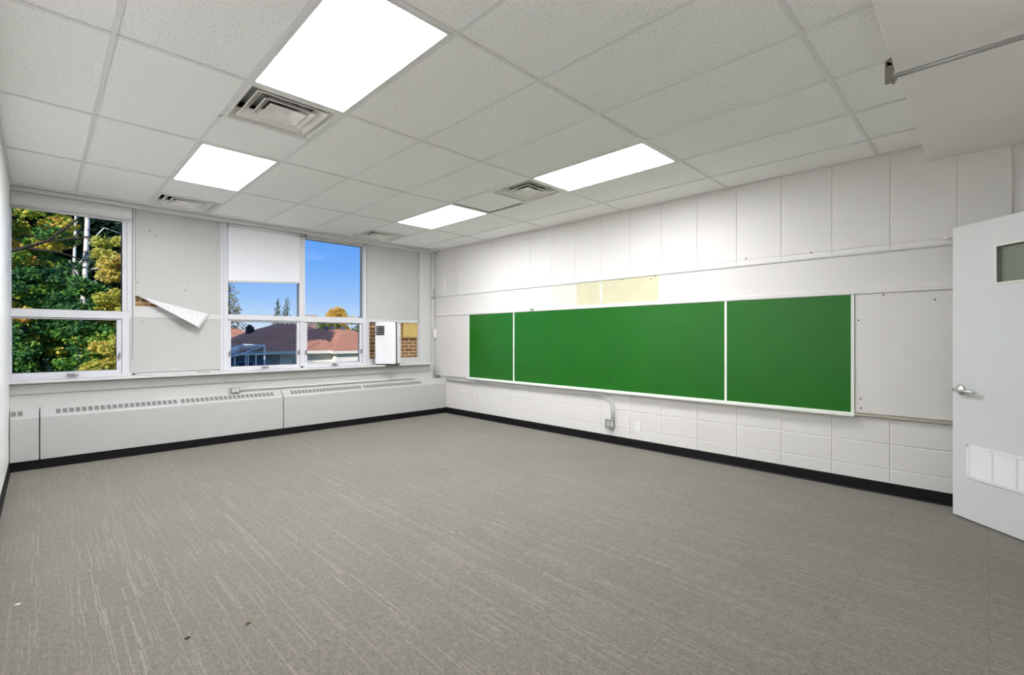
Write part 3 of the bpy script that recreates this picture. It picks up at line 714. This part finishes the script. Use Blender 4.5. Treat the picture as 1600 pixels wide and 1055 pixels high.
vo = g.build('vent_frame', M['vent'], dt, bevel=.0015)
g = MB(); nz = 17
for k in range(nz):
    z = gz0 + .022 + (gz1 - gz0 - .044) * k / nz; h = (gz1 - gz0 - .044) / nz
    g.prism([(.0005, z), (.0065, z + .001), (.0065, z + .003), (.0005, z + h)], 'x', gx0 + .02, gx1 - .02)
g.build('louvres', M['vent'], vo)
for k, z in enumerate((.25, 1.05, 1.85)): MB().tube([(-.006, .004, z - .05), (-.006, .004, z + .05)], .007, 10).build('hinge', M['steel'], dt)
# door frame around the opening
g = MB(); g.box(DX0, YN - .13, 0, DX0 + .02, YN + .012, DZ).box(DX1 - .003, YN - .13, 0, DX1 + .035, YN + .008, DZ).box(DX0 - .035, YN - .13, DZ - .02, DX1 + .035, YN + .012, DZ + .035).box(DX0 - .035, YN - .0, 0, DX0, YN + .012, DZ)
o = g.build('trim_6', M['door']); struct(o, 'grey steel frame of the doorway', 'door frame')

# specks on the carpet
for nm, lab, x, y, m_ in (('crumb', 'tiny dark crumb on the carpet near the front left', .45, 2.445, M['hole']), ('leaf_scrap', 'tiny curled brown leaf scrap on the carpet, right of the dark crumb', .669, 2.376, mat('dry leaf', (.16, .12, .05), .8)), ('paper_scrap', 'tiny white scrap on the carpet by the left edge', -.08, 3.331, M['vent'])):
    q = MB(); n_ = 7; rg = []
    for zz, s in ((0.0005, .8), (.004, 1), (.009, .4)):
        rg.append([(x + s * .011 * math.cos(k * 2 * math.pi / n_) * (1 + .5 * math.sin(k * 2.3)), y + s * .008 * math.sin(k * 2 * math.pi / n_) * (1 + .4 * math.cos(k * 1.7)), zz) for k in range(n_)])
    q.loft(rg); o = q.build(nm, m_); tag(o, lab, 'debris')

# ------------------------------------------------------------ outside
GZ = -2.4
o = MB().box(-60, 7.3, GZ - .3, 90, 120, GZ).build('ground', M['grass']); struct(o, 'lawn and yards outside the windows', 'ground')

def hip(mb, x0, x1, y0, y1, ze, xa, xb, yr, zr, th=.0):
    c = [(x0, y0, ze), (x1, y0, ze), (x1, y1, ze), (x0, y1, ze)]; a = (xa, yr, zr); b = (xb, yr, zr)
    mb.poly([c[0], c[1], b, a]); mb.poly([c[1], c[2], b]); mb.poly([c[2], c[3], a, b]); mb.poly([c[3], c[0], a])
    mb.poly([c[3], c[2], c[1], c[0]])
def fascia(mb, x0, x1, y0, y1, ze, h=.17):
    e = .02
    mb.box(x0 - e, y0 - e, ze - h, x1 + e, y0 + .03, ze + .01).box(x0 - e, y1 - .03, ze - h, x1 + e, y1 + e, ze + .01).box(x0 - e, y0, ze - h, x0 + .03, y1, ze + .01).box(x1 - .03, y0, ze - h, x1 + e, y1, ze + .01)
    mb.box(x0, y0, ze - .06, x1, y1, ze - .04)
def hwin(parent, x0, x1, z0, z1, y):
    f_ = MB().box(x0, y - .05, z0, x1, y, z1).build('window', M['hwall'], parent)
    MB().box(x0 + .06, y - .06, z0 + .06, (x0 + x1) / 2 - .03, y - .05, z1 - .06).box((x0 + x1) / 2 + .03, y - .06, z0 + .06, x1 - .06, y - .05, z1 - .06).build('window_pane', M['hdark'], f_)
# house A: behind the middle window
t = empty('bungalow', 'large low bungalow with red hip roofs and white walls, shaded at its left', 'house', (10, 34, GZ))
def bp(o): o.location = -Vector(o.parent.location); return o
m_ = MB(); hip(m_, 6.4, 14.2, 30, 38.5, .46, 11.35, 12.7, 34, 2.24); bp(m_.build('roof', M['shingle'], t))
m_ = MB(); fascia(m_, 6.4, 14.2, 30, 38.5, .46); bp(m_.build('fascia', M['hwall'], t))
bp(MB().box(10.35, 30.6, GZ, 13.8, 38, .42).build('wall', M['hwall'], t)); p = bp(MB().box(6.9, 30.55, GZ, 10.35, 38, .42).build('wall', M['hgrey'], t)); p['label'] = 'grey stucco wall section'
for (x0, x1, z0, z1) in ((11.25, 11.85, -.75, -.03), (8.0, 8.9, -1.2, -.1)):
    f_ = MB().box(x0, 30.5, z0, x1, 30.56, z1).build('window', M['hwall'], t); bp(f_)
    MB().box(x0 + .06, 30.48, z0 + .06, x1 - .06, 30.5, z1 - .06).build('window_pane', M['hdark'], f_)
bp(MB().box(9.35, 33.4, 1.2, 9.75, 33.8, 2.0).box(9.45, 33.5, 2.0, 9.65, 33.7, 2.12).build('chimney', M['barkd'], t))
m_ = MB(); hip(m_, 13.3, 18.9, 29.6, 36.5, .42, 15.6, 16.3, 33.2, 1.86); bp(m_.build('roof', M['shingle'], t))
m_ = MB(); hip(m_, 10.9, 18.0, 31.2, 38, .44, 13.9, 16.0, 34.6, 1.95); bp(m_.build('roof', M['shingle'], t))
m_ = MB(); fascia(m_, 13.3, 18.9, 29.6, 36.5, .42, .16); bp(m_.build('fascia', M['hwall'], t))
bp(MB().box(13.6, 29.92, GZ, 18.6, 36.2, .38).build('wall', M['hwall'], t))
for (x0, x1) in ((14.15, 15.05), (15.6, 16.5)):
    f_ = MB().box(x0, 29.84, -1.2, x1, 29.91, -.22).build('window', M['hwall'], t); bp(f_)
    MB().box(x0 + .06, 29.82, -1.14, x1 - .06, 29.84, -.28).build('window_pane', M['hdark'], f_)
bp(MB().box(13.75, 35.2, .9, 14.45, 35.9, 2.95).box(13.7, 35.15, 2.85, 14.5, 35.95, 2.95).build('chimney', M['pinkbrick'], t))
rv = MB()
for x in (14.8, 15.3, 16.1): bp(MB().box(x, 34.45, 1.9, x + .3, 34.7, 2.12).build('roof_vent', M['hdark'], t))
t = empty('bungalow', 'farther dark roofed bungalow at the left edge of the middle window', 'house', (7, 41, GZ))
m_ = MB(); hip(m_, 4.0, 12.8, 38.9, 43.2, .6, 9.3, 10.9, 41, 1.98); bp(m_.build('roof', M['shingle'], t)); bp(MB().box(4.4, 39.3, GZ, 12.4, 42.8, .55).build('wall', M['hwall'], t))
bp(MB().box(9.7, 40.8, 1.9, 10.1, 41.2, 2.32).build('chimney', M['pinkbrick'], t))
# conservatory
t = empty('conservatory', 'pale blue framed glass conservatory beside the shaded bungalow', 'conservatory', (6.6, 26, GZ))
m_ = MB(); y0 = 24.0
for x in (5.5, 5.85, 6.2, 6.65, 6.75, 7.08, 7.45): m_.tube([(x, y0, GZ), (x, y0, .52 if x > 6.3 else .40)], .03, 6)
m_.tube([(5.2, y0, .35), (5.9, y0, .42), (6.35, y0, .50), (7.45, y0, .93)], .035, 6).tube([(6.2, y0, .52), (7.6, y0, .52)], .03, 6).tube([(5.2, y0 + .3, .86), (7.5, y0 + .3, .93)], .03, 6)
m_.tube([(5.2, y0, -.05), (6.4, y0, -.05)], .04, 6).tube([(7.45, y0, GZ), (7.45, y0, .93)], .04, 6).tube([(7.45, y0, .93), (7.45, 27.5, .93)], .04, 6).tube([(5.2, y0, .35), (5.2, 27.5, .35)], .04, 6)
for yy in (25.2, 26.4, 27.5): m_.tube([(5.2, yy, .35), (7.45, yy, .93)], .03, 6)
bp(m_.build('frame', M['cframe'], t))
m_ = MB(); m_.box(5.2, y0 + .01, GZ, 7.45, y0 + .02, .38).poly([(5.2, y0, .38), (7.45, y0, .95), (7.45, 27.5, .95), (5.2, 27.5, .38)]).poly([(5.2, y0 + .015, .38), (7.45, y0 + .015, .38), (7.45, y0 + .015, .93)])
bp(m_.build('glazing', M['cglass'], t))

# ---- trees
def leaves(name, m, parent, blobs, n, size, hue, seedv=1, droop=.3):
    rnd = random.Random(seedv); V = []; F = []; H = []
    tot = sum((b[3] * b[4] * b[5]) ** .67 for b in blobs)
    for b in blobs:
        k = max(1, int(n * (b[3] * b[4] * b[5]) ** .67 / tot)); hb = b[6] if len(b) > 6 else None
        for _ in range(k):
            while True:
                p = Vector((rnd.uniform(-1, 1), rnd.uniform(-1, 1), rnd.uniform(-1, 1)))
                if .25 < p.length < 1: break
            p = p * (p.length ** -.25)
            c = Vector((b[0] + p.x * b[3], b[1] + p.y * b[4], b[2] + p.z * b[5]))
            s = size * rnd.uniform(.6, 1.3)
            nz = Vector((rnd.gauss(0, .6), rnd.gauss(-.3, .6), rnd.gauss(.6, .5))).normalized()
            u = nz.orthogonal().normalized(); u.rotate(Matrix.Rotation(rnd.uniform(0, 6.28), 3, nz)); v = nz.cross(u)
            i0 = len(V)
            V.extend([tuple(c - u * s * .5), tuple(c + v * s * .32 - nz * s * .08), tuple(c + u * s * .5 - nz * s * .05), tuple(c - v * s * .32 - nz * s * .08)])
            F.append((i0, i0 + 1, i0 + 2, i0 + 3))
            h = hue(c, rnd) if hb is None else min(1, max(0, hb + rnd.gauss(0, .13)))
            H.append(h)
    me = bpy.data.meshes.new(name); me.from_pydata(V, [], F); me.update()
    at = me.attributes.new('leafhue', 'FLOAT', 'FACE'); at.data.foreach_set('value', H)
    me.materials.append(m); o = bpy.data.objects.new(name, me); COL.objects.link(o); o.parent = parent
    if parent: o.location = -Vector(parent.location)
    return o
def trunkpart(t, name, m, segs):
    if name != 'trunk' and len(segs) > 1:
        for sg in segs: trunkpart(t, 'twig' if name == 'twigs' else name, m, [sg])
        return
    q = MB()
    for pts, r in segs: q.tube(pts, r, 8)
    o = q.build(name, m, t, smooth=True); o.location = -Vector(t.location); return o
def clumps(rnd, x0, x1, y0, y1, z0, z1, n, r0, r1, skip=None, hue=None):
    L = []
    while len(L) < n:
        x, y, z = rnd.uniform(x0, x1), rnd.uniform(y0, y1), rnd.uniform(z0, z1)
        if skip and skip(x, y, z): continue
        r = rnd.uniform(r0, r1); L.append((x, y, z, r, r, r * .6, hue(x, y, z, rnd)))
    return L
# maple right outside the left window
rnd = random.Random(11)
t = empty('maple_tree', 'large maple with green, yellow and orange leaves filling the left window', 'tree', (-1.6, 17.2, GZ))
trunkpart(t, 'trunk', M['barkd'], [([(-2.0, 17.2, GZ), (-1.95, 17.3, 0), (-1.8, 17.2, 3), (-1.6, 17.3, 7)], [.28, .24, .2, .1])])
trunkpart(t, 'branch', M['barkd'], [([(-1.85, 17.2, 2.6), (-1.2, 16.2, 3.1), (-.4, 15.5, 3.28), (.1, 15.5, 3.55), (.5, 15.5, 4.0), (.95, 15.5, 4.6)], [.08, .055, .040, .032, .022, .012]),
    ([(-.2, 15.5, 3.35), (.3, 15.6, 3.33), (.7, 15.6, 3.2), (1.2, 15.6, 3.25)], [.03, .02, .015, .01]), ([(.1, 15.5, 3.55), (.8, 15.5, 3.75), (1.4, 15.5, 3.8)], [.025, .015, .01])])
def skip1(x, y, z): 
    u = x / y * 18
    return (z > 2.8 and x > .5) or (z * 18 / y > 2.2 and u > .95)
def hue1(x, y, z, r):
    v = .12 + r.gauss(0, .10)
    if z > 3.0: v += .55 if r.random() < .60 else .15
    elif r.random() < .14: v += .45
    if x > .9 * y / 16 and z < 2.8: v += .15
    return min(1, max(0, v))
bl = clumps(rnd, -1.6, 1.9, 15.8, 17.6, -.6, 5.6, 330, .16, .34, skip1, hue1)
bl += clumps(rnd, .3, 1.15, 15.3, 15.7, -.4, 2.75, 60, .16, .28, None, hue1)
bl += clumps(rnd, -2.2, 2.2, 17.4, 18.6, -1.5, 4.0, 160, .25, .45, skip1, hue1)
bl += clumps(rnd, -2.6, -1.4, 16.5, 18, 2.0, 6.5, 40, .3, .5, None, hue1)
leaves('foliage', M['maple'], t, bl, 120000, .10, None, 3)
# pale bush tree right
t = empty('tree', 'yellow green tree with bare pale twigs in front of the birch trunks', 'tree', (2.0, 15.2, GZ))
trunkpart(t, 'trunk', M['birch'], [([(2.05, 15.2, GZ), (2.0, 15.2, 1), (2.05, 15.2, 4)], [.1, .08, .04])])
trunkpart(t, 'twigs', M['birch'], [([(2.0, 15.2, 2.4), (1.5, 15.0, 3.0), (1.1, 15.0, 2.9)], [.025, .018, .008]), ([(2.0, 15.2, 3.6), (1.7, 15.0, 3.5), (1.2, 15.0, 3.05), (.95, 15.0, 3.05)], [.025, .02, .012, .006]),
    ([(2.0, 15.2, 3.9), (1.5, 15.0, 3.9), (1.2, 15.0, 3.6)], [.02, .015, .006]), ([(2.0, 15.2, 3.0), (1.8, 15.0, 2.5), (1.2, 15.0, 2.45)], [.02, .015, .006]), ([(2.3, 15.2, 4.4), (1.5, 15.0, 4.35), (1.25, 15.0, 4.75)], [.02, .015, .006]), ([(2.3, 15.2, 1.4), (1.5, 15.0, 1.1), (1.2, 15.0, .8)], [.02, .015, .006])])
bl = clumps(rnd, 1.06, 1.85, 14.5, 15.3, 2.0, 3.8, 26, .18, .32, None, lambda x, y, z, r: (.85 if 2.7 < z < 3.2 else .5) + r.gauss(0, .15))
bl += clumps(rnd, .75, 1.6, 14.5, 15.3, .1, 1.1, 18, .18, .32, None, lambda x, y, z, r: .5 + r.gauss(0, .2))
bl += clumps(rnd, 1.3, 2.3, 14.5, 15.6, 1.1, 2.2, 16, .2, .32, None, lambda x, y, z, r: .35 + r.gauss(0, .2))
leaves('foliage', M['lime'], t, bl, 15000, .09, None, 5)
# birches
for k, (x, y, r_, lab) in enumerate(((.79, 16.0, .055, 'larger white birch trunk among the maple leaves'), (.76, 21.5, .045, 'thinner birch trunk left of the larger one, behind the maple'))):
    t = empty('birch_tree', lab, 'tree', (x, y, GZ), group='birch trunks behind the maple')
    trunkpart(t, 'trunk', M['birch'], [([(x - .18, y, GZ), (x - .10, y, 1), (x, y, 3), (x + .06, y, 5), (x + .12, y, 8)], [r_ * 1.4, r_ * 1.2, r_, r_ * .85, r_ * .5])])
    trunkpart(t, 'branch', M['birch'], [([(x + .02, y, 3.6), (x + .35, y - .1, 4.1), (x + .7, y - .1, 4.0)], [.025, .015, .008]), ([(x, y, 3.0), (x + .4, y, 3.1), (x + .8, y, 3.5)], [.02, .012, .006]), ([(x, y, 2.6), (x - .3, y, 3.2)], [.02, .008])])
# evergreen backdrop
for k, (x0, x1, lab) in enumerate(((-2.5, .5, 'dark evergreen behind the birches, left side'), (.9, 2.8, 'dark evergreen behind the yellow green tree'))):
    t = empty('evergreen_tree', lab, 'tree', ((x0 + x1) / 2, 24.5, GZ))
    trunkpart(t, 'trunk', M['barkd'], [([((x0 + x1) / 2, 24.5, GZ), ((x0 + x1) / 2, 24.5, 8)], [.2, .1])])
    bl = clumps(rnd, x0, x1, 23.6, 25, -2, 9.0, 230, .4, .65, None, lambda x, y, z, r: .4 + r.gauss(0, .25))
    leaves('foliage', M['ever'], t, bl, 34000, .26, None, 7 + k)
def conifer(lab, x, y, zt, rad, m, n, sd):
    t = empty('spruce_tree', lab, 'tree', (x, y, GZ)); trunkpart(t, 'trunk', M['barkd'], [([(x, y, GZ), (x, y, zt - .5)], [.16, .02])])
    rn = random.Random(sd); bl = []; k = 26
    for i in range(k):
        f = i / (k - 1); z = zt - .1 - f * (zt - GZ) * .95; r = max(.12, rad * f ** .62)
        m2 = max(3, int(3 + 6 * f))
        for q in range(m2):
            a = rn.uniform(0, 6.28); rr_ = r * rn.uniform(.35, .85)
            bl.append((x + rr_ * math.cos(a), y + rr_ * math.sin(a), z - rr_ * .25, .06 + r * .38, .06 + r * .38, .20 + r * .08, rn.random()))
    leaves('foliage', m, t, bl, n, .16, None, sd)
conifer('brownish spruce at the left edge of the middle window', 11.6, 46.5, 6.9, 1.9, M['conifb'], 9000, 21)
conifer('short spruce peak left of a twin pair, above the shaded roof', 15.2, 45.5, 4.75, .95, M['conif'], 6000, 22)
conifer('taller spruce of the twin pair above the shaded roof', 17.1, 48.5, 5.2, 1.3, M['conif'], 6000, 23)
conifer('grey green spruce at the right edge of the blue sky window', 25.3, 49, 5.1, 1.6, M['conif'], 6000, 24)
def broad(lab, x, y, zc, rx, rz, m, n, sd, hue=.5, name='broadleaf_tree'):
    t = empty(name, lab, 'tree', (x, y, GZ)); trunkpart(t, 'trunk', M['barkd'], [([(x, y, GZ), (x, y, zc)], [.2, .08])])
    rn = random.Random(sd); bl = []
    for _ in range(42):
        a = rn.uniform(0, 6.28); rr_ = rn.random() ** .5; z = rn.uniform(-1, 1); w_ = math.sqrt(max(0, 1 - z * z))
        bl.append((x + rx * rr_ * math.cos(a) * w_, y + rx * rr_ * math.sin(a) * w_, zc + rz * z * .85, rx * .27, rx * .27, rz * .27, min(1, max(0, hue + rn.gauss(0, .22)))))
    leaves('foliage', m, t, bl, n, .17, None, sd)
broad('golden autumn tree rising above the red roof', 22.6, 49, 2.5, 1.9, 1.9, M['gold'], 9000, 31)
broad('green and yellow tree behind the red roof ridge, under the golden one', 18.3, 42.5, .9, 2.2, 1.9, M['hedge'], 9000, 32, .7)
broad('darker green tree right of the golden one, behind the red roof', 22.8, 42.5, .8, 1.9, 2.0, M['hedge'], 9000, 33, .35)

# tall street trees standing behind the pier, throwing their shade over the left roof
for k, (x, y) in enumerate(((4.6, 29.6), (4.0, 26.0))):
    broad(('tall green tree in front of the others, hidden by the boarded pier', 'tall green tree nearest the school, hidden by the boarded pier')[k], x, y, 5.0, (2.0, 1.15)[k], 4.0, M['hedge'], 9000, 41 + k, .3, 'street_tree')
